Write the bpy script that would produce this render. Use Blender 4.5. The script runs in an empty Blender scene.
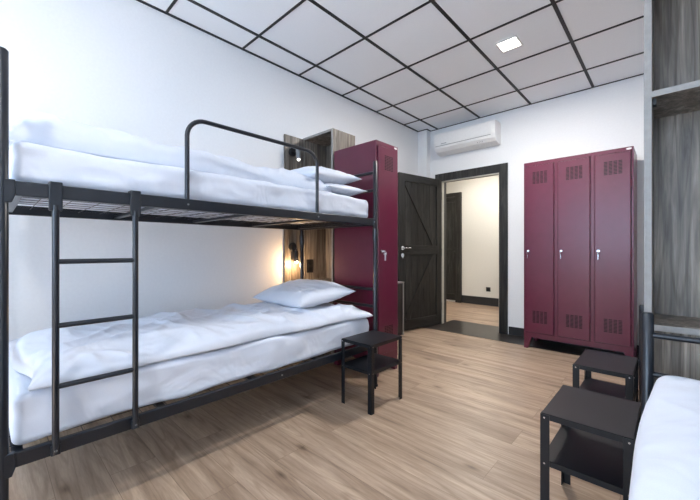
import bpy, bmesh, math, random
from mathutils import Vector, Matrix, noise
random.seed(4)
R=math.radians; PI=math.pi
sc=bpy.context.scene; COL=sc.collection

# ------------------------------------------------------------------ materials
def srgb(r,g,b):
    f=lambda v:(v/255/12.92) if v/255<=.04045 else ((v/255+.055)/1.055)**2.4
    return (f(r),f(g),f(b),1)
def base(name,col,rough=.5,metal=0,spec=.5):
    m=bpy.data.materials.new(name); m.use_nodes=True
    b=m.node_tree.nodes['Principled BSDF']
    b.inputs['Base Color'].default_value=col; b.inputs['Roughness'].default_value=rough
    b.inputs['Metallic'].default_value=metal; b.inputs['Specular IOR Level'].default_value=spec
    return m,m.node_tree,b
def nd(t,typ,**kw):
    n=t.nodes.new(typ)
    for k,v in kw.items():
        if k in n.inputs: n.inputs[k].default_value=v
        else: setattr(n,k,v)
    return n
def ramp(t,fac,stops):
    r=t.nodes.new('ShaderNodeValToRGB'); e=r.color_ramp.elements
    while len(e)<len(stops): e.new(.5)
    for i,(p,c) in enumerate(stops): e[i].position=p; e[i].color=c
    t.links.new(fac,r.inputs['Fac']); return r.outputs['Color']
def coords(t,scale=(1,1,1),rot=(0,0,0)):
    tc=t.nodes.new('ShaderNodeTexCoord'); mp=t.nodes.new('ShaderNodeMapping')
    mp.inputs['Scale'].default_value=scale; mp.inputs['Rotation'].default_value=rot
    t.links.new(tc.outputs['Object'],mp.inputs['Vector']); return mp.outputs['Vector']
def bump(t,b,h,strength=.2,dist=.01):
    n=nd(t,'ShaderNodeBump',Strength=strength,Distance=dist)
    t.links.new(h,n.inputs['Height']); t.links.new(n.outputs['Normal'],b.inputs['Normal'])
def noisy(name,col,col2,scale=40,rough=.5,metal=0,bs=.1,bd=.002,spec=.5):
    m,t,b=base(name,col,rough,metal,spec)
    n=nd(t,'ShaderNodeTexNoise',Scale=scale,Detail=4.0); t.links.new(coords(t),n.inputs['Vector'])
    t.links.new(ramp(t,n.outputs['Fac'],[(.35,col),(.65,col2)]),b.inputs['Base Color'])
    bump(t,b,n.outputs['Fac'],bs,bd); return m
def mul(t,a,b,fac=1.0):
    x=t.nodes.new('ShaderNodeMix'); x.data_type='RGBA'; x.blend_type='MULTIPLY'; x.inputs[0].default_value=fac
    t.links.new(a,x.inputs[6]); t.links.new(b,x.inputs[7]); return x.outputs[2]
def rings(t,fac,k,lo,bias=.55):
    a=nd(t,'ShaderNodeMath'); a.operation='MULTIPLY'; a.inputs[1].default_value=k; t.links.new(fac,a.inputs[0])
    q=nd(t,'ShaderNodeMath'); q.operation='SINE'; t.links.new(a.outputs[0],q.inputs[0])
    return ramp(t,q.outputs[0],[(bias,(1,1,1,1)),(1,(lo,lo*.97,lo*.94,1))])
def wood(name,dark,mid,light,sc_=(14,14,.7),rough=.45,strips=0,bs=.15):
    m,t,b=base(name,mid,rough)
    v=coords(t,sc_)
    n=nd(t,'ShaderNodeTexNoise',Scale=2.2,Detail=7.0,Roughness=.62,Distortion=.9); t.links.new(v,n.inputs['Vector'])
    c=ramp(t,n.outputs['Fac'],[(.3,dark),(.5,mid),(.72,light)])
    n2=nd(t,'ShaderNodeTexNoise',Scale=11.0,Detail=5.0,Roughness=.7); t.links.new(v,n2.inputs['Vector'])
    c2=ramp(t,n2.outputs['Fac'],[(.3,(.72,.72,.72,1)),(.6,(1,1,1,1))])
    c=mul(t,c,c2)
    vr=coords(t,(sc_[0]*.42,sc_[1]*.42,sc_[2]*.75)); nr=nd(t,'ShaderNodeTexNoise',Scale=1.0,Detail=1.5,Distortion=.3); t.links.new(vr,nr.inputs['Vector'])
    c=mul(t,c,rings(t,nr.outputs['Fac'],95,.74))
    # broad stained bands along the board
    v3=coords(t,tuple(s*.28 for s in sc_[:2])+(sc_[2]*.12,))
    n3=nd(t,'ShaderNodeTexNoise',Scale=3.0,Detail=2.0); t.links.new(v3,n3.inputs['Vector'])
    c=mul(t,c,ramp(t,n3.outputs['Fac'],[(.38,(.62,.6,.58,1)),(.6,(1,1,1,1))]))
    t.links.new(c,b.inputs['Base Color']); bump(t,b,n2.outputs['Fac'],bs,.002); return m

M={}
M['wall']=noisy('painted white plaster',(.80,.815,.835,1),(.82,.835,.855,1),60,.6,bs=.06,bd=.002,spec=.3)
M['tile']=noisy('mineral ceiling tile',(.86,.885,.92,1),(.89,.915,.95,1),220,.55,bs=.12,bd=.002,spec=.35)
M['grid']=noisy('black ceiling grid paint',(.006,.006,.007,1),(.009,.009,.01,1),50,.5)
M['metal']=noisy('anthracite powder coat',srgb(17,23,32),srgb(21,27,36),180,.3,bs=.06,bd=.0008,spec=.6)
M['stand']=noisy('black powder coat',srgb(13,16,22),srgb(17,20,26),260,.42,bs=.12,bd=.0008,spec=.45)
M['chrome']=noisy('chrome',(.75,.76,.78,1),(.8,.81,.83,1),20,.18,1.0,bs=.01)
M['burg']=noisy('burgundy locker enamel',srgb(90,25,50),srgb(94,27,53),14,.28,bs=.02,bd=.001,spec=.6)
M['burgdark']=noisy('burgundy locker gap',srgb(66,15,32),srgb(70,17,35),14,.5)
M['slot']=noisy('dark vent slot',(.007,.002,.004,1),(.010,.003,.005,1),20,.8)
M['white']=noisy('white plastic',(.8,.8,.8,1),(.83,.83,.83,1),30,.3,bs=.02)
M['greyplastic']=noisy('grey plastic',(.25,.26,.27,1),(.29,.3,.31,1),30,.4,bs=.02)
M['darkplastic']=noisy('black plastic',(.012,.012,.013,1),(.018,.018,.02,1),30,.4,bs=.02)
M['cabinet']=wood('weathered oak laminate',srgb(88,81,74),srgb(134,125,115),srgb(180,170,157))
M['cabedge']=noisy('pale laminate edge',srgb(138,136,133),srgb(148,146,143),40,.45)
M['cabwarm']=M['cabinet']
M['door']=wood('black stained pine',srgb(22,22,22),srgb(44,44,43),srgb(72,71,68),(16,16,1.0),.45,bs=.3)
M['doorh']=wood('black stained pine rail',srgb(22,22,22),srgb(42,42,41),srgb(66,65,62),(1.2,16,16),.45,bs=.3)
M['skirt']=noisy('black skirting',srgb(34,36,39),srgb(42,43,46),60,.4)
M['mat']=noisy('dark threshold vinyl and locker shade',srgb(40,36,34),srgb(54,48,45),30,.3,bs=.05)
M['jamb']=noisy('pale jamb edge',srgb(190,186,176),srgb(200,196,186),30,.5)
M['hallwall']=noisy('cream hall plaster',srgb(214,211,203),srgb(218,215,207),60,.6,bs=.05)
def cloth(name,c1,c2):
    m,t,b=base(name,c1,.85,spec=.2)
    b.inputs['Sheen Weight'].default_value=.15
    n=nd(t,'ShaderNodeTexNoise',Scale=4.0,Detail=2.0,Roughness=.5,Distortion=1.4); t.links.new(coords(t),n.inputs['Vector'])
    w=nd(t,'ShaderNodeTexNoise',Scale=600.0,Detail=1.0); t.links.new(coords(t),w.inputs['Vector'])
    t.links.new(ramp(t,w.outputs['Fac'],[(.3,c1),(.7,c2)]),b.inputs['Base Color'])
    bump(t,b,n.outputs['Fac'],.4,.03); return m
M['cloth']=cloth('white cotton percale',(.67,.715,.81,1),(.71,.755,.85,1))
# floor: oak planks running across the room (along x)
def floor_mat():
    m,t,b=base('oak plank flooring',(.5,.4,.3,1),.38,spec=.45)
    v=coords(t)
    br=nd(t,'ShaderNodeTexBrick'); br.offset=.37; br.offset_frequency=2; br.squash=1
    br.inputs['Scale'].default_value=1; br.inputs['Brick Width'].default_value=1.25; br.inputs['Row Height'].default_value=.19
    br.inputs['Mortar Size'].default_value=.0011; br.inputs['Mortar Smooth'].default_value=.3; br.inputs['Bias'].default_value=0
    br.inputs['Color1'].default_value=(0,0,0,1); br.inputs['Color2'].default_value=(1,1,1,1); br.inputs['Mortar'].default_value=(.5,.5,.5,1)
    t.links.new(v,br.inputs['Vector'])
    # shift grain per plank
    add=nd(t,'ShaderNodeVectorMath'); add.operation='MULTIPLY_ADD'
    add.inputs[1].default_value=(7,5,3); t.links.new(br.outputs['Color'],add.inputs[0])
    t.links.new(coords(t,(.75,9.5,1)),add.inputs[2])
    n=nd(t,'ShaderNodeTexNoise',Scale=1.5,Detail=8.0,Roughness=.55,Distortion=.6); t.links.new(add.outputs[0],n.inputs['Vector'])
    c=ramp(t,n.outputs['Fac'],[(.25,srgb(126,105,88)),(.42,srgb(170,147,126)),(.58,srgb(192,169,147)),(.78,srgb(212,192,171))])
    n2=nd(t,'ShaderNodeTexNoise',Scale=14.0,Detail=4.0,Roughness=.7); t.links.new(add.outputs[0],n2.inputs['Vector'])
    c=mul(t,c,ramp(t,n2.outputs['Fac'],[(.3,(.8,.79,.78,1)),(.6,(1,1,1,1))]))
    c=mul(t,c,ramp(t,br.outputs['Color'],[(0,(.86,.84,.83,1)),(1,(1,1,1,1))]))
    nr=nd(t,'ShaderNodeTexNoise',Scale=.8,Detail=1.5,Distortion=.4); t.links.new(add.outputs[0],nr.inputs['Vector'])
    c=mul(t,c,rings(t,nr.outputs['Fac'],70,.84))
    # knots
    vk=coords(t,(1.2,2.9,1)); vo=nd(t,'ShaderNodeTexVoronoi',Scale=.95); vo.voronoi_dimensions='2D'; t.links.new(vk,vo.inputs['Vector'])
    c=mul(t,c,ramp(t,vo.outputs['Distance'],[(.0,(.32,.27,.24,1)),(.02,(.5,.45,.41,1)),(.06,(.88,.86,.84,1)),(.13,(1,1,1,1))]))
    c=mul(t,c,ramp(t,br.outputs['Fac'],[(.0,(1,1,1,1)),(1,(.5,.45,.4,1))]))
    t.links.new(c,b.inputs['Base Color']); bump(t,b,n2.outputs['Fac'],.12,.002)
    return m
M['floor']=floor_mat()
def emis(name,col,s):
    m,t,b=base(name,col,.5); b.inputs['Emission Color'].default_value=col; b.inputs['Emission Strength'].default_value=s; return m
M['bulb']=emis('warm lit bulb',(1,.72,.4,1),60)
M['bulb2']=emis('lit reading bulb',(1,.95,.9,1),3)
M['led']=emis('lit led panel',(1,.93,.8,1),14)
M['gap']=emis('daylight under hall door',(1,1,1,1),1.0)
m,t,b=base('window glass',(1,1,1,1),.02); b.inputs['Transmission Weight'].default_value=1
o=[n for n in t.nodes if n.type=='OUTPUT_MATERIAL'][0]
tr=nd(t,'ShaderNodeBsdfTransparent'); gl=nd(t,'ShaderNodeBsdfGlossy',Roughness=.02); mx=nd(t,'ShaderNodeMixShader'); mx.inputs[0].default_value=.06
t.links.new(tr.outputs[0],mx.inputs[1]); t.links.new(gl.outputs[0],mx.inputs[2]); t.links.new(mx.outputs[0],o.inputs['Surface']); M['glass']=m

# ------------------------------------------------------------------ helpers
def empty(name,label,cat,loc=(0,0,0),rz=0,group=None):
    o=bpy.data.objects.new(name,None); COL.objects.link(o); o.location=loc; o.rotation_euler=(0,0,rz)
    o['label']=label; o['category']=cat; o.empty_display_size=.1
    if group: o['group']=group
    return o
def fin(name,bm,mat,parent=None,smooth=False,bev=0,label=None):
    me=bpy.data.meshes.new(name); bmesh.ops.recalc_face_normals(bm,faces=bm.faces); bm.to_mesh(me); bm.free()
    o=bpy.data.objects.new(name,me); COL.objects.link(o); me.materials.append(M[mat])
    if smooth:
        for p in me.polygons: p.use_smooth=True
    if bev:
        md=o.modifiers.new('bevel','BEVEL'); md.width=bev; md.segments=2; md.limit_method='ANGLE'
    if parent: o.parent=parent
    if label: o['label']=label
    return o
def tag(o,label,cat,group=None):
    o['label']=label; o['category']=cat
    if group: o['group']=group
    return o
def struct(o): o['kind']='structure'; return o
def box(bm,a,b,rot=None):
    a=Vector(a);b=Vector(b); c=(a+b)/2; s=b-a
    r=bmesh.ops.create_cube(bm,size=1,matrix=Matrix.Translation(c)@(rot or Matrix())@Matrix.Diagonal((abs(s.x),abs(s.y),abs(s.z),1)))
    return r['verts']
def B(*boxes):
    bm=bmesh.new()
    for a,b in boxes: box(bm,a,b)
    return bm
def tube(bm,pts,r,seg=12,caps=True):
    pts=[Vector(p) for p in pts]; rings=[]; prev=None
    for i,p in enumerate(pts):
        if i==0: d=pts[1]-p
        elif i==len(pts)-1: d=p-pts[i-1]
        else: d=(pts[i+1]-p).normalized()+(p-pts[i-1]).normalized()
        d.normalize()
        if prev is None:
            n=d.orthogonal().normalized()
        else:
            n=(prev-d*prev.dot(d)).normalized()
        prev=n; q=d.cross(n)
        rr=r[i] if isinstance(r,(list,tuple)) else r
        rings.append([bm.verts.new(p+(n*math.cos(2*PI*k/seg)+q*math.sin(2*PI*k/seg))*rr) for k in range(seg)])
    for a,b in zip(rings,rings[1:]):
        for k in range(seg): bm.faces.new((a[k],a[(k+1)%seg],b[(k+1)%seg],b[k]))
    if caps: bm.faces.new(rings[0][::-1]); bm.faces.new(rings[-1])
    return bm
def T(pts,r,seg=12): return tube(bmesh.new(),pts,r,seg)
def arc(c,r,a0,a1,n,ax):  # ax: two unit vectors
    c=Vector(c);u,v=map(Vector,ax)
    return [c+u*math.cos(a0+(a1-a0)*i/n)*r+v*math.sin(a0+(a1-a0)*i/n)*r for i in range(n+1)]
def auto_smooth(o):
    for p in o.data.polygons: p.use_smooth=True
    try: o.data.set_sharp_from_angle(angle=R(40))
    except Exception: pass
    return o
def ridge(x,y,s=0):
    n=noise.noise(Vector((x,y,s))+noise.noise_vector(Vector((x*.6,y*.6,s+20)))*.35)
    return max(0,1-math.sqrt(n*n+.0016)*2.4)
def fold(x,y,s,amp):
    a=x*.88+y*.47; b=-x*.47+y*.88; c=x*.6-y*.8; d=x*.8+y*.6
    f=noise.noise(Vector((x*2.4,y*2.2,s+3)))*.75+ridge(a*1.8,b*5.5,s)**3*.5+ridge(c*2.2,d*6.0,s+7)**3*.38+ridge(a*3.5,b*11,s+13)**3*.13
    return f*amp
def soft_box(c,h,r,mx=(10,20,2),s=0,amp=.004,k=4):
    bm=bmesh.new(); L=[]
    for a in range(3):
        hh=h[a]; seq=[-hh+r*i/k for i in range(k)]+[-(hh-r)+2*(hh-r)*i/mx[a] for i in range(mx[a]+1)]+[hh-r+r*(i+1)/k for i in range(k)]
        L.append(seq)
    n=[len(q) for q in L]; V={}
    def g(i,j,l):
        key=(i,j,l)
        if key not in V:
            p=Vector((L[0][i],L[1][j],L[2][l])); inn=Vector([max(-(h[a]-r),min(h[a]-r,p[a])) for a in range(3)]); d=p-inn
            if d.length>0: d.normalize()
            q=inn+d*r
            f=noise.noise(Vector((q.x*3,q.y*3,q.z*4+s)))*amp*1.5+noise.noise(Vector((q.x*2+q.y*4,q.y*3+q.z*22,q.z*9-q.y*6+s)))*amp
            V[key]=bm.verts.new(Vector(c)+q+d*f)
        return V[key]
    for a in range(3):
        b_,c_=[(1,2),(0,2),(0,1)][a]
        for e in (0,n[a]-1):
            for i in range(n[b_]-1):
                for j in range(n[c_]-1):
                    q=[]
                    for di,dj in ((0,0),(1,0),(1,1),(0,1)):
                        key=[0,0,0]; key[a]=e; key[b_]=i+di; key[c_]=j+dj; q.append(g(*key))
                    bm.faces.new(q)
    return bm
def sheet(top,bot,nx,ny):
    bm=bmesh.new()
    A=[[bm.verts.new(top(i/nx,j/ny)) for j in range(ny+1)] for i in range(nx+1)]
    Bv=[[A[i][j] if i in(0,nx) or j in(0,ny) else bm.verts.new(bot(i/nx,j/ny)) for j in range(ny+1)] for i in range(nx+1)]
    for i in range(nx):
        for j in range(ny):
            bm.faces.new((A[i][j],A[i+1][j],A[i+1][j+1],A[i][j+1]))
            bm.faces.new((Bv[i][j],Bv[i][j+1],Bv[i+1][j+1],Bv[i+1][j]))
    return bm
def duvet(name,x0,x1,y0,y1,z0,prof,s,amp,wob=.02,ep=(5,9)):
    """prof(u,v)=thickness; u across x, v along y"""
    def xy(u,v):
        x=x0+(x1-x0)*u; y=y0+(y1-y0)*v
        e=abs(2*u-1)**6; x+=wob*e*noise.noise(Vector((y*2.3,u*3,s+11)))*2
        e=abs(2*v-1)**6; y+=wob*e*noise.noise(Vector((x*2.8,v*3,s+17)))*2
        return x,y
    def top(u,v):
        uu=.5-.5*math.cos(PI*u) if True else u; vv=v
        uu=u*.5+uu*.5; vv=v*.6+(.5-.5*math.cos(PI*v))*.4
        x,y=xy(uu,vv)
        e=(1-abs(2*u-1)**ep[0])**.5*(1-abs(2*v-1)**ep[1])**.5
        t=prof(uu,vv)
        return Vector((x,y,z0+.012+e*max(.012,t+fold(x,y,s,amp))-.0))
    def bot(u,v):
        p=top(u,v); return Vector((p.x,p.y,z0+.004))
    return fin(name,sheet(top,bot,110,190),'cloth',None,True)
def pillow(name,loc,hx,hy,hz,rot,s):
    def pt(u,v,sg):
        a=2*u-1;b=2*v-1; a=math.sin(a*PI/2)*.6+a*.4; b=math.sin(b*PI/2)*.6+b*.4
        x=hx*a*(1-.09*(1-b*b)); y=hy*b*(1-.07*(1-a*a))
        e=((1-abs(a)**2.6)*(1-abs(b)**2.6))**.55
        w=fold(a*.5+s,b*.6,s,.016)*e
        z=hz*e*(1.15 if sg>0 else .85)+w
        return Vector((x,y,sg*max(z,.0)))
    bm=sheet(lambda u,v:pt(u,v,1),lambda u,v:pt(u,v,-1),56,56)
    o=fin(name,bm,'cloth',None,True); o.location=loc; o.rotation_euler=rot; return o

CX=2.65; H=1.03; ZC=2.738; YB=4.35; XR=3.53; YF=-2.3; HALL=6.35
# ------------------------------------------------------------------ room shell
DX0,DX1,DZ=.30,1.14,2.02    # doorway opening
WT=.12                      # back wall thickness
struct(fin('floor',B(((-.1,YF-.1,-.05),(XR+.1,YB,0))),'floor'))
struct(fin('wall_left',B(((-.1,YF-.1,0),(0,YB,ZC))),'wall'))
struct(fin('wall_right',B(((XR,YF-.1,0),(XR+.1,YB,ZC))),'wall'))
struct(fin('wall_back',B(((-.1,YB,0),(DX0,YB+WT,ZC)),((DX1,YB,0),(XR+.1,YB+WT,ZC)),((DX0,YB,DZ),(DX1,YB+WT,ZC))),'wall'))
struct(fin('wall_pier',B(((0,4.245,0),(.145,YB,ZC))),'wall'))
WX0,WX1,WZ0,WZ1=.7,3.2,.75,2.5
struct(fin('wall_front',B(((0,YF-.1,0),(WX0,YF,ZC)),((WX1,YF-.1,0),(XR,YF,ZC)),((WX0,YF-.1,0),(WX1,YF,WZ0)),((WX0,YF-.1,WZ1),(WX1,YF,ZC))),'wall'))
struct(fin('ceiling',B(((-.1,YF-.1,ZC),(XR+.1,YB+WT,ZC+.1))),'tile'))
bm=bmesh.new(); gh=.006
xs=[.265+.6*i for i in range(6)]; ys=[1.475+.6*i for i in range(-6,5)]
for x in xs: box(bm,(x-.012,YF,ZC-gh),(x+.012,YB,ZC+.001))
for y in ys: box(bm,(0,y-.0085,ZC-gh-.0004),(XR,y+.0085,ZC+.001))
box(bm,(0,YF,ZC-gh-.0008),(.02,4.245,ZC)); box(bm,(.145,YB-.012,ZC-gh-.0008),(XR,YB,ZC)); box(bm,(XR-.02,YF,ZC-gh-.0008),(XR,YB,ZC))
box(bm,(0,4.23,ZC-gh-.001),(.16,4.245,ZC)); box(bm,(.145,4.23,ZC-gh-.0012),(.16,YB,ZC))
g=struct(fin('trim_1',bm,'grid')); g['label']='black metal ceiling grid'
# baseboards
struct(fin('baseboard_left',B(((0,YF,0),(.014,4.245,.09))),'skirt',bev=.003))
struct(fin('baseboard_right',B(((XR-.014,YF,0),(XR,YB,.09))),'skirt',bev=.003))
struct(fin('baseboard_back',B(((1.22,YB-.014,0),(XR-.014,YB,.10))),'skirt',bev=.003))
# dark vinyl strip through the doorway, carried under the locker as painted shade
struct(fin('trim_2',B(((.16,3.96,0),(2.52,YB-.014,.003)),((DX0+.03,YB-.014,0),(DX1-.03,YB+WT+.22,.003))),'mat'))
# window behind the camera
wf=bmesh.new()
for a,b in [((WX0,YF-.08,WZ0),(WX0+.06,YF-.02,WZ1)),((WX1-.06,YF-.08,WZ0),(WX1,YF-.02,WZ1)),((WX0,YF-.08,WZ0),(WX1,YF-.02,WZ0+.06)),((WX0,YF-.08,WZ1-.06),(WX1,YF-.02,WZ1)),(((WX0+WX1)/2-.04,YF-.08,WZ0),((WX0+WX1)/2+.04,YF-.02,WZ1))]: box(wf,a,b)
w=struct(fin('window_1',wf,'white',bev=.004))
fin('glass_pane',B(((WX0+.05,YF-.055,WZ0+.05),(WX1-.05,YF-.05,WZ1-.05))),'glass',w)
fin('window_sill',B(((WX0-.05,YF-.02,WZ0-.03),(WX1+.05,YF+.12,WZ0))),'white',w,bev=.004)
# door frame
fr=bmesh.new(); fo=.07
FY0,FY1=YB-.02,YB+.02
for a,b in [((DX0-fo,FY0,0),(DX0+.0,YB,DZ+.075)),((DX1,FY0,0),(DX1+fo,YB,DZ+.075)),((DX0,FY0,DZ),(DX1,YB,DZ+.075)),
            ((DX0-.001,FY0,0),(DX0+.03,YB+WT+.0,DZ)),((DX1-.03,FY0,0),(DX1+.001,YB+WT,DZ)),((DX0+.03,FY0,DZ-.03),(DX1-.03,YB+WT,DZ+.001))]: box(fr,a,b)
df=struct(fin('trim_3',fr,'door')); df['label']='black door frame'
fin('jamb_edge',B(((DX0+.03,FY0+.005,0),(DX0+.042,YB+.03,DZ-.03)),((DX0+.03,FY0+.005,DZ-.042),(DX1-.03,YB+.03,DZ-.03)),((DX1-.036,FY0+.005,0),(DX1-.03,YB+.03,DZ-.03))),'jamb',df,label='pale rebate strip of the door frame')
# ------------------------------------------------------------------ door leaf (hinged left, swung into the room)
ang=math.atan2(-.745,-.135)
d=empty('door_1','','door',(.315,4.31,0),ang); del d['label'],d['category']; d['kind']='structure'
L=.82; z0,z1=.012,2.0
fin('leaf_panel',B(*[((.004+i*(L-.008)/7+.0012,-.018,z0),(.004+(i+1)*(L-.008)/7-.0012,.018,z1)) for i in range(7)],((.004,-.014,z0+.002),(L-.004,.014,z1-.002))),'door',d,bev=.002)
def both(name,a,b,mat='door'):
    bm=bmesh.new()
    for s in (-1,1):
        ya,yb=(.016,.032) if s>0 else (-.032,-.016)
        box(bm,(a[0],ya,a[1]),(b[0],yb,b[1]))
    return fin(name,bm,mat,d,bev=.002)
both('stile',(0,z0),(.1,z1)); both('stile',(L-.1,z0),(L,z1))
both('top_rail',(.1,z1-.1),(L-.1,z1),'doorh'); both('middle_rail',(.1,.97),(L-.1,1.09),'doorh'); both('bottom_rail',(.1,z0),(L-.1,z0+.13),'doorh')
def diag(p,q,w=.085):
    bm=bmesh.new(); P=Vector((p[0],0,p[1]));Q=Vector((q[0],0,q[1])); dd=(Q-P).normalized(); n=Vector((-dd.z,0,dd.x))*w/2
    for ya,yb in ((.016,.030),(-.030,-.016)):
        vs=[]
        for y in (ya,yb): vs.append([bm.verts.new(Vector((v.x,y,v.z))) for v in (P-n,Q-n,Q+n,P+n)])
        bm.faces.new(vs[0]);bm.faces.new(vs[1][::-1])
        for k in range(4): bm.faces.new((vs[0][k],vs[0][(k+1)%4],vs[1][(k+1)%4],vs[1][k]))
    return fin('brace',bm,'door',d,bev=.002)
diag((L-.13,z1-.11),(.135,1.09)); diag((.135,.97),(L-.13,z0+.14))
for s in (-1,1):
    bm=bmesh.new(); hx=L-.05; y=.032*s
    tube(bm,[(hx,y,1.055),(hx,y+.010*s,1.055)],.026,20); tube(bm,[(hx,y,1.055),(hx,y+.048*s,1.055)],.009)
    tube(bm,[(hx+.008,y+.046*s,1.055),(hx-.11,y+.046*s,1.055)],.009)
    auto_smooth(fin('door_handle',bm,'chrome',d))
    bm=bmesh.new(); tube(bm,[(hx,y,.965),(hx,y+.010*s,.965)],.026,20); box(bm,(hx-.006,y+.009*s,.925),(hx+.006,y+.016*s,.975))
    auto_smooth(fin('keyhole_plate',bm,'chrome',d))
for z in (.25,1.0,1.78): fin('hinge',T([(-.006,.02,z-.05),(-.006,.02,z+.05)],.008),'stand',d)
# ------------------------------------------------------------------ hallway
struct(fin('floor_hall',B(((-1.6,YB+WT,-.05),(2.6,HALL,0))),'floor'))
struct(fin('wall_hall_back',B(((-1.6,HALL,0),(2.6,HALL+.1,2.6))),'hallwall'))
struct(fin('wall_hall_left',B(((-1.7,YB+WT,0),(-1.6,HALL,2.6))),'hallwall'))
struct(fin('wall_hall_right',B(((2.6,YB+WT,0),(2.7,HALL,2.6))),'hallwall'))
struct(fin('wall_hall_near',B(((-1.6,YB+WT-.02,0),(-.1,YB+WT,2.6))),'hallwall'))
struct(fin('ceiling_hall',B(((-1.6,YB+WT,2.6),(2.6,HALL,2.7))),'hallwall'))
struct(fin('baseboard_hall',B(((-.315,HALL-.016,0),(2.6,HALL,.15))),'skirt',bev=.003))
hd=bpy.data.objects.new('door_2',None); COL.objects.link(hd); hd['kind']='structure'; hd.location=(-.355,HALL,0)
bm=bmesh.new(); 
for i in range(7): box(bm,(-.92+i*.12+.001,-.03,.035),(-.92+(i+1)*.12-.001,0,2.08))
fin('leaf_panel',bm,'door',hd)
fin('door_frame',B(((-1.0,-.05,0),(-.925,0,2.16)),((-.075,-.05,0),(0.04,0,2.16)),((-.925,-.05,2.085),(-.075,0,2.16))),'door',hd)
fin('middle_rail',B(((-.92,-.045,.98),(-.08,-.03,1.08)),((-.92,-.045,.04),(-.08,-.03,.16)),((-.92,-.045,1.98),(-.08,-.03,2.08))),'doorh',hd)
fin('gap_light_strip',B(((-.92,-.02,.0),(-.08,-.01,.034))),'white',hd,label='white strip standing in for light under the hall door')  # white strip painted in place of light coming under the door
o=empty('wall_socket','black power socket low on the cream hallway wall','socket',(.20,HALL,.30))
fin('socket_plate',B(((-.04,-.010,-.04),(.04,0,.04))),'darkplastic',o,bev=.003)
bm=bmesh.new(); tube(bm,[(0,-.010,0),(0,-.014,0)],.024,20); auto_smooth(fin('socket_ring',bm,'stand',o))

# ------------------------------------------------------------------ ceiling light, air conditioner
o=empty('ceiling_light','small square lit LED light set in a ceiling tile','ceiling light',(1.68,2.955,ZC))
fin('light_frame',B(((-.085,-.085,-.008),(-.07,.085,0)),((.07,-.085,-.008),(.085,.085,0)),((-.07,-.085,-.008),(.07,-.07,0)),((-.07,.07,-.008),(.07,.085,0))),'white',o)
fin('diffuser',B(((-.07,-.07,-.006),(.07,.07,-.001))),'led',o)
o=empty('air_conditioner','white wall air conditioner mounted above the black doorway','air conditioner',(.72,YB,2.333))
# profile extruded along x
pr=[(0,.0),(0,.27),(-.17,.27),(-.198,.255),(-.20,.10),(-.185,.055),(-.15,.02),(-.08,0)]
bm=bmesh.new(); hw=.405
a=[bm.verts.new((-hw,y,z)) for y,z in pr]; b=[bm.verts.new((hw,y,z)) for y,z in pr]
bm.faces.new(a);bm.faces.new(b[::-1])
for k in range(len(pr)): bm.faces.new((a[k],a[(k+1)%len(pr)],b[(k+1)%len(pr)],b[k]))
fin('body',bm,'white',o,bev=.008)
fin('front_panel',B(((-hw+.004,-.206,.105),(hw-.03,-.199,.256))),'white',o,bev=.004)
bm=bmesh.new(); P=Vector((0,-.2,.098));Q=Vector((0,-.157,.022))
for t0,t1,dz in ((.02,.10,0),(.50,.60,0)):
    p=P.lerp(Q,t0)+Vector((0,-.0015,0));q=P.lerp(Q,t1)+Vector((0,-.0015,0))
    box(bm,(-hw+.02,min(p.y,q.y)-.001,min(p.z,q.z)),(hw-.05,max(p.y,q.y)+.003,max(p.z,q.z)))
fin('air_outlet',bm,'greyplastic',o)
fin('louvre',B(((-hw+.03,-.196,.058),(hw-.06,-.186,.084))),'white',o,bev=.002)
fin('status_light',B(*[((.18+.02*i,-.172,.036),(.188+.02*i,-.164,.042)) for i in range(4)]),'greyplastic',o)
fin('badge',B(((-.3,-.2075,.112),(-.22,-.205,.12))),'greyplastic',o)

# ------------------------------------------------------------------ lockers
def vent(parent,cx,z,f,w=1.0,cols=4,rows=10):
    bm=bmesh.new()
    for i in range(cols):
        for j in range(rows):
            x=cx+(i-(cols-1)/2)*.037*w; zz=z+(j-(rows-1)/2)*.0125
            box(bm,(x-.014*w,f-.0012,zz-.0034),(x+.014*w,f+.001,zz+.0034))
    fin('vent',bm,'slot',parent)
def lock(parent,x,z,f):
    bm=bmesh.new(); tube(bm,[(x,f,z),(x,f-.010,z)],.0115,16); tube(bm,[(x,f-.010,z),(x,f-.020,z)],.008,12)
    lo=auto_smooth(fin('lock',bm,'chrome',parent))
    bm=bmesh.new(); box(bm,(x-.0015,f-.045,z-.006),(x+.0015,f-.02,z+.006)); tube(bm,arc((x,f-.045,z-.018),.014,0,2*PI,14,((0,1,0),(0,0,1))),.0018,6)
    box(bm,(x+.002,f-.05,z-.075),(x+.005,f-.036,z-.03)); tube(bm,[(x+.003,f-.044,z-.024),(x+.0045,f-.044,z-.024)],.013,14)
    fin('key',bm,'chrome',lo)
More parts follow.
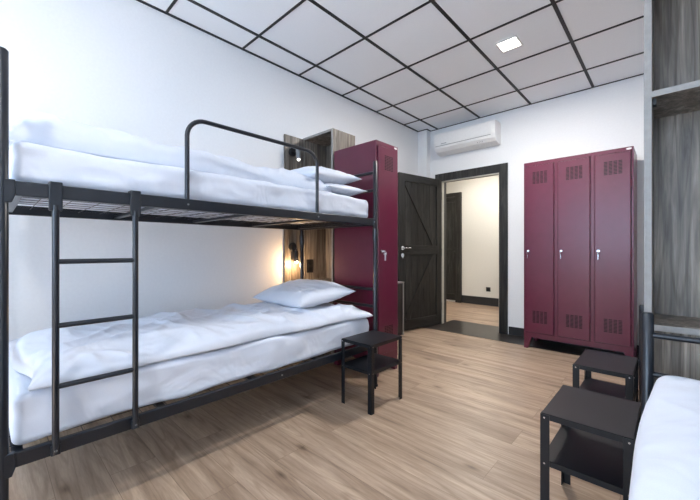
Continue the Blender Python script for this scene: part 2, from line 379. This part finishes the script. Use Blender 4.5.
def locker(name,label,loc,rz,n,w,dep,group=None):
    """front faces local -y, local x centred; body 1.8 high on 0.12 feet"""
    o=empty(name,label,'locker',loc,rz,group); W=n*w; h0,h1=.12,(1.945 if n>1 else 1.92)
    bm=B(((-W/2,0,h0),(W/2,dep,h1)))
    fin('body',bm,'burg',o,bev=.003)
    fr=bmesh.new(); f=-.003
    fin('face_frame',B(((-W/2,f,h0),(W/2,0,h0+.05)),((-W/2,f,h1-.035),(W/2,0,h1)),*[((-W/2+i*w-(.014 if i else 0),f,h0+.05),(-W/2+i*w+(.014 if i<n else 0),0,h1-.035)) for i in range(n+1)]),'burg',o,bev=.0015)
    fin('door_gap',B(*[((-W/2+i*w+.014,-.0012,h0+.05),(-W/2+(i+1)*w-.014,.0,h1-.035)) for i in range(n)]),'burgdark',o)
    for i in range(n):
        xa,xb=-W/2+i*w+.019,-W/2+(i+1)*w-.019
        dr=fin('door',B(((xa,-.016,h0+.057),(xb,-.001,h1-.042))),'burg',o,bev=.003)
        cx=(xa+xb)/2
        vent(dr,cx+.005,h1-.17,-.016,.95 if n>1 else .8); vent(dr,cx+.005,h0+.22,-.016,.95 if n>1 else .8)
        lock(dr,xa+.028,1.02,-.016)
        for z in (.4,1.02,1.62): fin('hinge',T([(xb+.006,-.010,z-.03),(xb+.006,-.010,z+.03)],.004,8),'burg',dr)
    for sx in (-1,1):
        for y in (.0,dep-.05):
            bm=bmesh.new(); xa,xb=(-W/2,-W/2+.07) if sx<0 else (W/2-.07,W/2)
            vs=box(bm,(xa,y,0),(xb,y+.05,h0))
            for v in vs:
                if v.co.z<.01:
                    if sx<0 and v.co.x>xa+.01: v.co.x=xa+.035
                    if sx>0 and v.co.x<xb-.01: v.co.x=xb-.035
            fin('foot',bm,'burg',o,bev=.002)
    bm=bmesh.new(); bmesh.ops.create_uvsphere(bm,u_segments=16,v_segments=8,radius=1,matrix=Matrix.Translation((W/2-.032,-.004,h1-.017))@Matrix.Diagonal((.021,.003,.009,1)))
    auto_smooth(fin('badge',bm,'white',o,label='small white oval maker badge'))
    return o
locker('metal_locker','burgundy three-door metal locker with keys standing against the back wall',(1.972,3.885,0),0,3,.298,.41)
# single locker: door faces +x
locker('metal_locker','tall narrow burgundy single-door locker behind the head of the bunk bed',(.925,2.285,0),R(90),1,.30,.478)

# ------------------------------------------------------------------ wooden cabinets
def shelf_unit(name,label,loc,W,dep,Ht,shelves,divs=(),bottom=.0):
    o=empty(name,label,'shelving unit',loc); t=.022
    def edged(nm,a,b):
        p=fin(nm,B((a,b)),'cabinet',o,bev=.001); return p
    def edge(p,a,b): fin('edge_band',B((a,b)),'cabedge',p,bev=.0005)
    for nm,x in [('side_panel',0),('side_panel',W-t)]+[('divider_panel',q) for q in divs]:
        p=edged(nm,(x,.002,0),(x+t,dep,Ht)); edge(p,(x,0,0),(x+t,.002,Ht))
    p=edged('top_panel',(t,.002,Ht-t),(W-t,dep,Ht)); edge(p,(t,0,Ht-t),(W-t,.002,Ht))
    for z in shelves:
        p=edged('shelf',(t,.002,z),(W-t,dep-.012,z+t)); edge(p,(t,0,z),(W-t,.002,z+t))
    fin('back_panel',B(((t,dep-.012,0),(W-t,dep,Ht-t))),'cabinet',o)
    fin('lower_panel',B(((t,.012,0),(W-t,.03,shelves[0]))),'cabinet',o)
    return o
c1=shelf_unit('shelf_cabinet','tall brown wood cabinet with open niches between the wall and the narrow burgundy locker',(0.0,2.135,0),.428,.30,2.135,[.715,1.34])
c2=shelf_unit('shelf_cabinet','tall grey wood open shelf cabinet at the right edge of the photo',(2.58,1.66,0),.94,.30,2.14,[.737,1.588],(.46,))
# small bracket under the shelf of the right cabinet
fin('shelf_bracket',B(((.024,.02,1.565),(.034,.05,1.588))),'stand',c2)
o=fin('wall_panel',B(((0.0,1.905,.25),(.018,2.134,2.12))),'cabinet',bev=.001)
tag(o,'brown wood board on the left wall carrying the two reading lamps','wall panel')
# socket inside lower niche
o=empty('wall_socket','black double socket on the wood inside the niche beside the lower reading lamp','socket',(.022,2.20,.87))
fin('socket_plate',B(((0,-.04,-.065),(.009,.04,.065))),'darkplastic',o,bev=.003)
bm=bmesh.new()
for z in (-.03,.03): tube(bm,[(.009,0,z),(.012,0,z)],.022,18)
fin('socket_ring',bm,'stand',o)
# low dark cabinet along left wall past the locker
o=empty('low_cabinet','low black cabinet with pale edges against the left wall by the open door','cabinet',(0.014,2.95,0))
fin('body',B(((0,0,.0),(.268,.505,.63))),'stand',o,bev=.002)
fin('top_board',B(((0,-.005,.63),(.286,.512,.645))),'cabedge',o,bev=.002,label='pale edged top board')
for ya in (.488,-.005): fin('edge_strip',B(((.268,ya,.0),(.286,ya+.017,.63))),'cabedge',o,label='pale upright edge')
fin('door',B(((.269,.016,.04),(.281,.25,.622)),((.269,.254,.04),(.281,.484,.622))),'door',o,bev=.002)

# ------------------------------------------------------------------ reading lamps
def lamp(label,z,tilt,bulb,drop=0,group=None):
    o=empty('reading_lamp',label,'lamp',(.018,1.99,z),0,group)
    bm=bmesh.new(); tube(bm,[(0,0,0),(.016,0,0),(.022,0,0)],[.042,.042,.036],28); auto_smooth(fin('wall_plate',bm,'darkplastic',o))
    bm=bmesh.new(); tube(bm,[(.02,0,0),(.060,.004,-drop*.4),(.075-drop*.5,.008,-.008-drop)],.007,10); auto_smooth(fin('arm',bm,'darkplastic',o))
    c=Vector((.078-drop*.5,.01,-.008-drop)); dn=Vector((math.sin(tilt),.0,-math.cos(tilt)))
    a=c-dn*.028; b_=c+dn*.072
    bm=bmesh.new(); tube(bm,[a,a+dn*.006,b_],[.018,.021,.021],20); auto_smooth(fin('lamp_shade',bm,'greyplastic' if not drop else 'stand',o))
    bm=bmesh.new(); bmesh.ops.create_uvsphere(bm,u_segments=16,v_segments=10,radius=.015,matrix=Matrix.Translation(b_+dn*.002)); auto_smooth(fin('bulb',bm,bulb,o))
    return Vector((.018,1.99,z))+b_
lamp('dark reading lamp with white tip on the wood board above the upper bunk',1.965,.12,'bulb2')
lp=lamp('glowing warm reading lamp on the wood board above the lower bunk pillow',1.06,.1,'bulb',.06)

# ------------------------------------------------------------------ beds
def post(o,x,y,h,r=.017):
    bm=bmesh.new(); tube(bm,[(x,y,0),(x,y,h-.006),(x,y,h)],[r,r,r-.005],18)
    p=auto_smooth(fin('post',bm,'metal',o))
    bm=bmesh.new(); tube(bm,[(x,y,0),(x,y,.012)],.021,16); auto_smooth(fin('foot_cap',bm,'darkplastic',p)); return p
def bolts(o,pts,ax=(1,0,0),r=.0045):
    for p in pts:
        bm=bmesh.new(); p=Vector(p); tube(bm,[p,p+Vector(ax)*.004],r,10); auto_smooth(fin('bolt',bm,'greyplastic',o))
def mesh_base(o,x0,x1,y0,y1,z):
    bm=bmesh.new(); n=int((y1-y0)/.1); k=int((x1-x0)/.09); w=.0012
    for i in range(n+1):
        y=y0+(y1-y0)*i/n; box(bm,(x0,y-w,z-w),(x1,y+w,z+w))
    for i in range(k+1):
        x=x0+(x1-x0)*i/k; box(bm,(x-w,y0,z-w*2),(x+w,y1,z))
    fin('wire_mesh',bm,'chrome' if False else 'metal',o)
    m=4
    for i in range(m+1):
        y=y0+.02+(y1-y0-.04)*i/m
        fin('cross_slat',B(((x0,y-.016,z-.022),(x1,y+.016,z-.006))),'metal',o,bev=.002)
def deck(o,x0,x1,y0,y1,zt,front_bolts=()):
    """frame: two side rails and two end rails, top at zt"""
    rh=.05; rt=.024
    for x in (x0,x1): fin('side_rail',B(((x-rt/2,y0+.012,zt-rh),(x+rt/2,y1-.012,zt))),'metal',o,bev=.004)
    for y in (y0,y1): fin('end_rail',B(((x0+.012,y-rt/2,zt-rh),(x1-.012,y+rt/2,zt))),'metal',o,bev=.004)
    mesh_base(o,x0+.010,x1-.010,y0+.02,y1-.02,zt-.018)
def hook(o,x,y,z,s):
    # bracket that clips the rail to the post
    bm=bmesh.new(); pts=[(0,.004),(.032,.004),(.034,-.045),(.024,-.075),(-.0,-.075)]
    for xx in (0,1): pass
    a=[bm.verts.new((x-.006,y+s*p[0],z+p[1])) for p in pts]; b_=[bm.verts.new((x+.016,y+s*p[0],z+p[1])) for p in pts]
    bm.faces.new(a);bm.faces.new(b_[::-1])
    for k in range(len(pts)): bm.faces.new((a[k],a[(k+1)%5],b_[(k+1)%5],b_[k]))
    fin('rail_bracket',bm,'metal',o,bev=.003)
X0,X1,Y0,Y1=.14,1.022,.03,2.01
bunk=empty('bunk_bed','dark grey metal bunk bed with ladder along the white left wall','bunk bed',(0,0,0))
HT=1.705
for x in (X0,X1):
    for y in (Y0,Y1): post(bunk,x,y,HT)
deck(bunk,X0,X1,Y0,Y1,1.265); deck(bunk,X0,X1,Y0,Y1,.34)
for y in (Y0,Y1):
    for z in (1.62,1.485,.73,.60):
        auto_smooth(fin('end_bar',T([(X0,y,z),(X1,y,z)],.012,12),'metal',bunk))
for z in (1.265,.34):
    hook(bunk,X1,Y0,z,1); hook(bunk,X1,Y1,z,-1)
bolts(bunk,[(X1+.012,1.15,.315),(X1+.012,.63,1.24),(X1+.012,1.427,1.24),(X1+.016,Y1-.03,1.24)])
# connector sleeves on head posts
auto_smooth(fin('post_sleeve',T([(X1,Y1,1.10),(X1,Y1,1.19)],.0215,16),'metal',bunk,label='lighter sleeve joining the post halves')).data
auto_smooth(fin('post_sleeve',T([(X0,Y1,1.08),(X0,Y1,1.17)],.0215,16),'metal',bunk))
# guard rail
gx=X1; ga,gb=.63,1.427; zt=1.645; r=.085; zb=1.235
pts=[(gx,ga,zb),(gx,ga,zt-r)]+[tuple(p) for p in arc((gx,ga+r,zt-r),r,PI,PI/2,8,((0,1,0),(0,0,1)))][1:]+[tuple(p) for p in arc((gx,gb-r,zt-r),r,PI/2,0,8,((0,1,0),(0,0,1)))]+[(gx,gb,zb)]
auto_smooth(fin('guard_rail',T([(p[0]+.0,p[1],p[2]) for p in pts],.0105,14),'metal',bunk))
# ladder
lad=bpy.data.objects.new('ladder',None); COL.objects.link(lad); lad.parent=bunk
for y in (.165,.415):
    lx=X1+.022
    auto_smooth(fin('ladder_rail',T([(lx,y,.298),(lx,y,1.19)],.0108,14),'metal',lad))
    fin('ladder_hook',B(((lx-.004,y-.019,1.17),(lx+.008,y+.019,1.272)),((lx-.034,y-.019,1.267),(lx+.008,y+.019,1.274))),'metal',lad,bev=.003)
    fin('ladder_foot',B(((lx-.009,y-.014,.294),(lx+.006,y+.014,.33))),'metal',lad,bev=.003)
    bm=bmesh.new(); tube(bm,[(lx+.006,y,.312),(lx+.0105,y,.312)],.0045,10); fin('bolt',bm,'greyplastic',lad)
for z in (.988,.757,.538):
    auto_smooth(fin('rung',T([(X1+.022,.165,z),(X1+.022,.415,z)],.0095,12),'metal',lad))

# single bed on the right (head at y 1.52), and the bed behind the right cabinet
BX0,BX1=2.595,3.49
def single(label,y0,y1,head,ph):
    o=empty('single_bed',label,'bed',(0,0,0))
    hy=y1 if head=='far' else y0
    for x in (BX0,BX1):
        for y in (y0,y1): post(o,x,y,ph if y==hy else .45)
    deck(o,BX0,BX1,y0,y1,.34)
    for z in ((.745,.615) if head=='far' else (.69,.56)): auto_smooth(fin('end_bar',T([(BX0,hy,z),(BX1,hy,z)],.0095,12),'metal',o))
    return o
single('single metal bed with crossbar headboard at the right edge of the photo',-.44,1.52,'far',.82)
o=single('metal bed seen only as a dark post beyond the grey wood cabinet',2.41,4.28,'near',.735)
for ch in o.children:
    ch.location.x=-.05
# ------------------------------------------------------------------ bedding
def mattress(name,label,x0,x1,y0,y1,z0,z1,s,grp='white mattresses'):
    c=((x0+x1)/2,(y0+y1)/2,(z0+z1)/2); h=((x1-x0)/2,(y1-y0)/2,(z1-z0)/2)
    o=fin(name,soft_box(c,h,.03,(20,70,7),s,.008),'cloth',None,True)
    return tag(o,label,'mattress')
mattress('mattress','white sheeted mattress on the upper bunk',.165,1.0,.055,1.975,1.268,1.415,1)
mattress('mattress','white sheeted mattress on the lower bunk',.165,1.0,.055,1.975,.343,.525,2)
mattress('mattress','white sheeted mattress on the single bed at the right edge',2.62,3.46,-.40,1.47,.343,.563,3)
def g(x,c,w): return math.exp(-((x-c)/w)**2)
d1=duvet('duvet',.185,.93,.075,1.62,1.418,lambda u,v:.085+.055*g(u,.72,.25)+.03*g(v,.04,.1)-.02*v,5,.045,wob=.03)
tag(d1,'rumpled white duvet spread over the upper bunk mattress','duvet')
d2=duvet('duvet',.185,1.008,.075,1.96,.530,lambda u,v:.06+.012*math.sin(u*5)+.015*g(v,.03,.08)+.012*g(u,.8,.2),9,.045,wob=.03)
tag(d2,'rumpled white duvet spread over the lower bunk mattress','duvet')
d3=duvet('duvet',2.586,3.46,-.40,1.48,.570,lambda u,v:.052+.01*g(u,.1,.1),14,.014,wob=.006,ep=(14,26))
for vv in d3.data.vertices:
    q=vv.co
    if q.x<2.9: q.x+=.022*max(0,q.y/1.46)**2*(2.9-q.x)/.3
tag(d3,'smooth white duvet on the single bed at the right edge','duvet')
p=pillow('pillow',(.57,1.67,.685),.35,.25,.085,(R(7),R(-1),R(-5)),2); tag(p,'plump white pillow lying on the lower bunk duvet','pillow')
p=pillow('pillow',(.64,1.68,1.562),.33,.24,.068,(R(4),R(2),R(4)),5); tag(p,'white pillow on the upper bunk, on top of the other one','pillow')
p=pillow('pillow',(.66,1.765,1.468),.33,.20,.05,(R(2),R(0),R(0)),8); tag(p,'white pillow on the upper bunk, underneath the other one','pillow')
p=pillow('pillow',(3.015,1.27,.705),.30,.20,.06,(R(3),0,0),11); tag(p,'white pillow on the single bed, its corner just visible at the right edge','pillow')

# ------------------------------------------------------------------ nightstands
def nightstand(label,x0,y0,w,dp):
    o=empty('nightstand',label,'nightstand',(x0+w/2,y0+dp/2,0)); hw,hd=w/2,dp/2; top=.434; s=.266
    def tray(nm,z):
        t_=.0025
        fin(nm,B(((-hw+.003,-hd+.003,z-.003),(hw-.003,hd-.003,z)),((-hw+.003,-hd+.003,z-.022),(hw-.003,-hd+.003+t_,z)),((-hw+.003,hd-.003-t_,z-.022),(hw-.003,hd-.003,z)),
            ((-hw+.003,-hd+.003,z-.022),(-hw+.003+t_,hd-.003,z)),((hw-.003-t_,-hd+.003,z-.022),(hw-.003,hd-.003,z))),'stand',o,bev=.0008)
    tray('tabletop',top); tray('shelf',s)
    for sx in (-1,1):
        for sy in (-1,1):
            t_=.003; lw=.03
            xa,ya=sx*hw,sy*hd
            b1=((min(xa,xa-sx*lw),min(ya,ya-sy*t_),0),(max(xa,xa-sx*lw),max(ya,ya-sy*t_),top-.003))
            b2=((min(xa,xa-sx*t_),min(ya,ya-sy*lw),0),(max(xa,xa-sx*t_),max(ya,ya-sy*lw),top-.003))
            lg=fin('leg',B(b1,b2),'stand',o,bev=.0008)
            for z in (top-.014,s-.012):
                bm=bmesh.new(); p=Vector((xa-sx*.014,ya,z)); tube(bm,[p,p+Vector((0,sy*.003,0))],.0032,10)
                p=Vector((xa,ya-sy*.014,z)); tube(bm,[p,p+Vector((sx*.003,0,0))],.0032,10); fin('bolt',bm,'chrome',lg)
    return o
nightstand('black metal nightstand beside the bunk bed near the burgundy locker',1.035,1.632,.262,.335)
nightstand('black metal nightstand beside the single bed, nearest to the camera',2.303,1.388,.268,.36)
nightstand('black metal nightstand beyond the nearer one, in front of the three-door locker',2.279,2.095,.245,.37)

# ------------------------------------------------------------------ lights
def area(name,loc,rot,sx,sy,e,col):
    l=bpy.data.lights.new(name,'AREA'); l.shape='RECTANGLE'; l.size=sx; l.size_y=sy; l.energy=e; l.color=col
    o=bpy.data.objects.new(name,l); COL.objects.link(o); o.location=loc; o.rotation_euler=rot; return o
area('window_daylight',((WX0+WX1)/2,YF-.14,(WZ0+WZ1)/2),(R(112),0,0),WX1-WX0-.1,WZ1-WZ0-.1,60,(.55,.75,1.0))
for n,(x,y) in enumerate(((1.68,2.955),(1.68,-.65))):  # second entry lights the added LED behind the camera
    l=area('led_light',(x,y,ZC-.012),(0,0,0),.13,.13,(34,12)[n],(1,.96,.91))
o=empty('ceiling_light','unseen square LED light added in the ceiling behind the camera','ceiling light',(1.68,-.65,ZC))  # lamp added out of view to give the room more light
fin('light_frame',B(((-.085,-.085,-.008),(-.07,.085,0)),((.07,-.085,-.008),(.085,.085,0)),((-.07,-.085,-.008),(.07,-.07,0)),((-.07,.07,-.008),(.07,.085,0))),'white',o)
fin('diffuser',B(((-.07,-.07,-.006),(.07,.07,-.001))),'led',o)
l=bpy.data.lights.new('sun','SUN'); l.energy=72; l.angle=R(.6); l.color=(.82,.91,1)
o=bpy.data.objects.new('sun',l); COL.objects.link(o); o.rotation_euler=(R(-28) and R(28),0,0); o.location=(2,-5,6)
area('hall_light',(.5,5.5,2.55),(0,0,0),1.2,.4,32,(1,.95,.88))
l=bpy.data.lights.new('lamp_light','POINT'); l.energy=4.5; l.color=(1,.62,.32); l.shadow_soft_size=.02
o=bpy.data.objects.new('lamp_light',l); COL.objects.link(o); o.location=lp+Vector((.045,-.01,-.03))
w=bpy.data.worlds.new('sky'); sc.world=w; w.use_nodes=True
bg=w.node_tree.nodes['Background']; bg.inputs[0].default_value=(.6,.78,1,1); bg.inputs[1].default_value=1.0

# ------------------------------------------------------------------ camera
cam=bpy.data.cameras.new('camera'); co=bpy.data.objects.new('camera',cam)
GR={'nightstand':'black metal nightstands by the beds','pillow':'white pillows on the beds','duvet':'white duvets on the beds','mattress':'white mattresses on the beds','reading_lamp':'reading lamps on the wood board','shelf_cabinet':'wood shelf cabinets behind the bed heads','single_bed':'single metal beds along the right wall'}
for ob in list(bpy.data.objects):
    k=ob.name.split('.')[0]
    if ob.parent is None and k in GR: ob['group']=GR[k]
COL.objects.link(co)
co.location=(CX,0,H); co.rotation_euler=(R(90),0,R(43.25)); cam.sensor_width=36; cam.lens=340/700*36; cam.clip_start=.02
sc.camera=co
sc.view_settings.view_transform='Standard'; sc.view_settings.look='None'; sc.view_settings.gamma=1; sc.view_settings.use_curve_mapping=False
sc.view_settings.exposure=.47
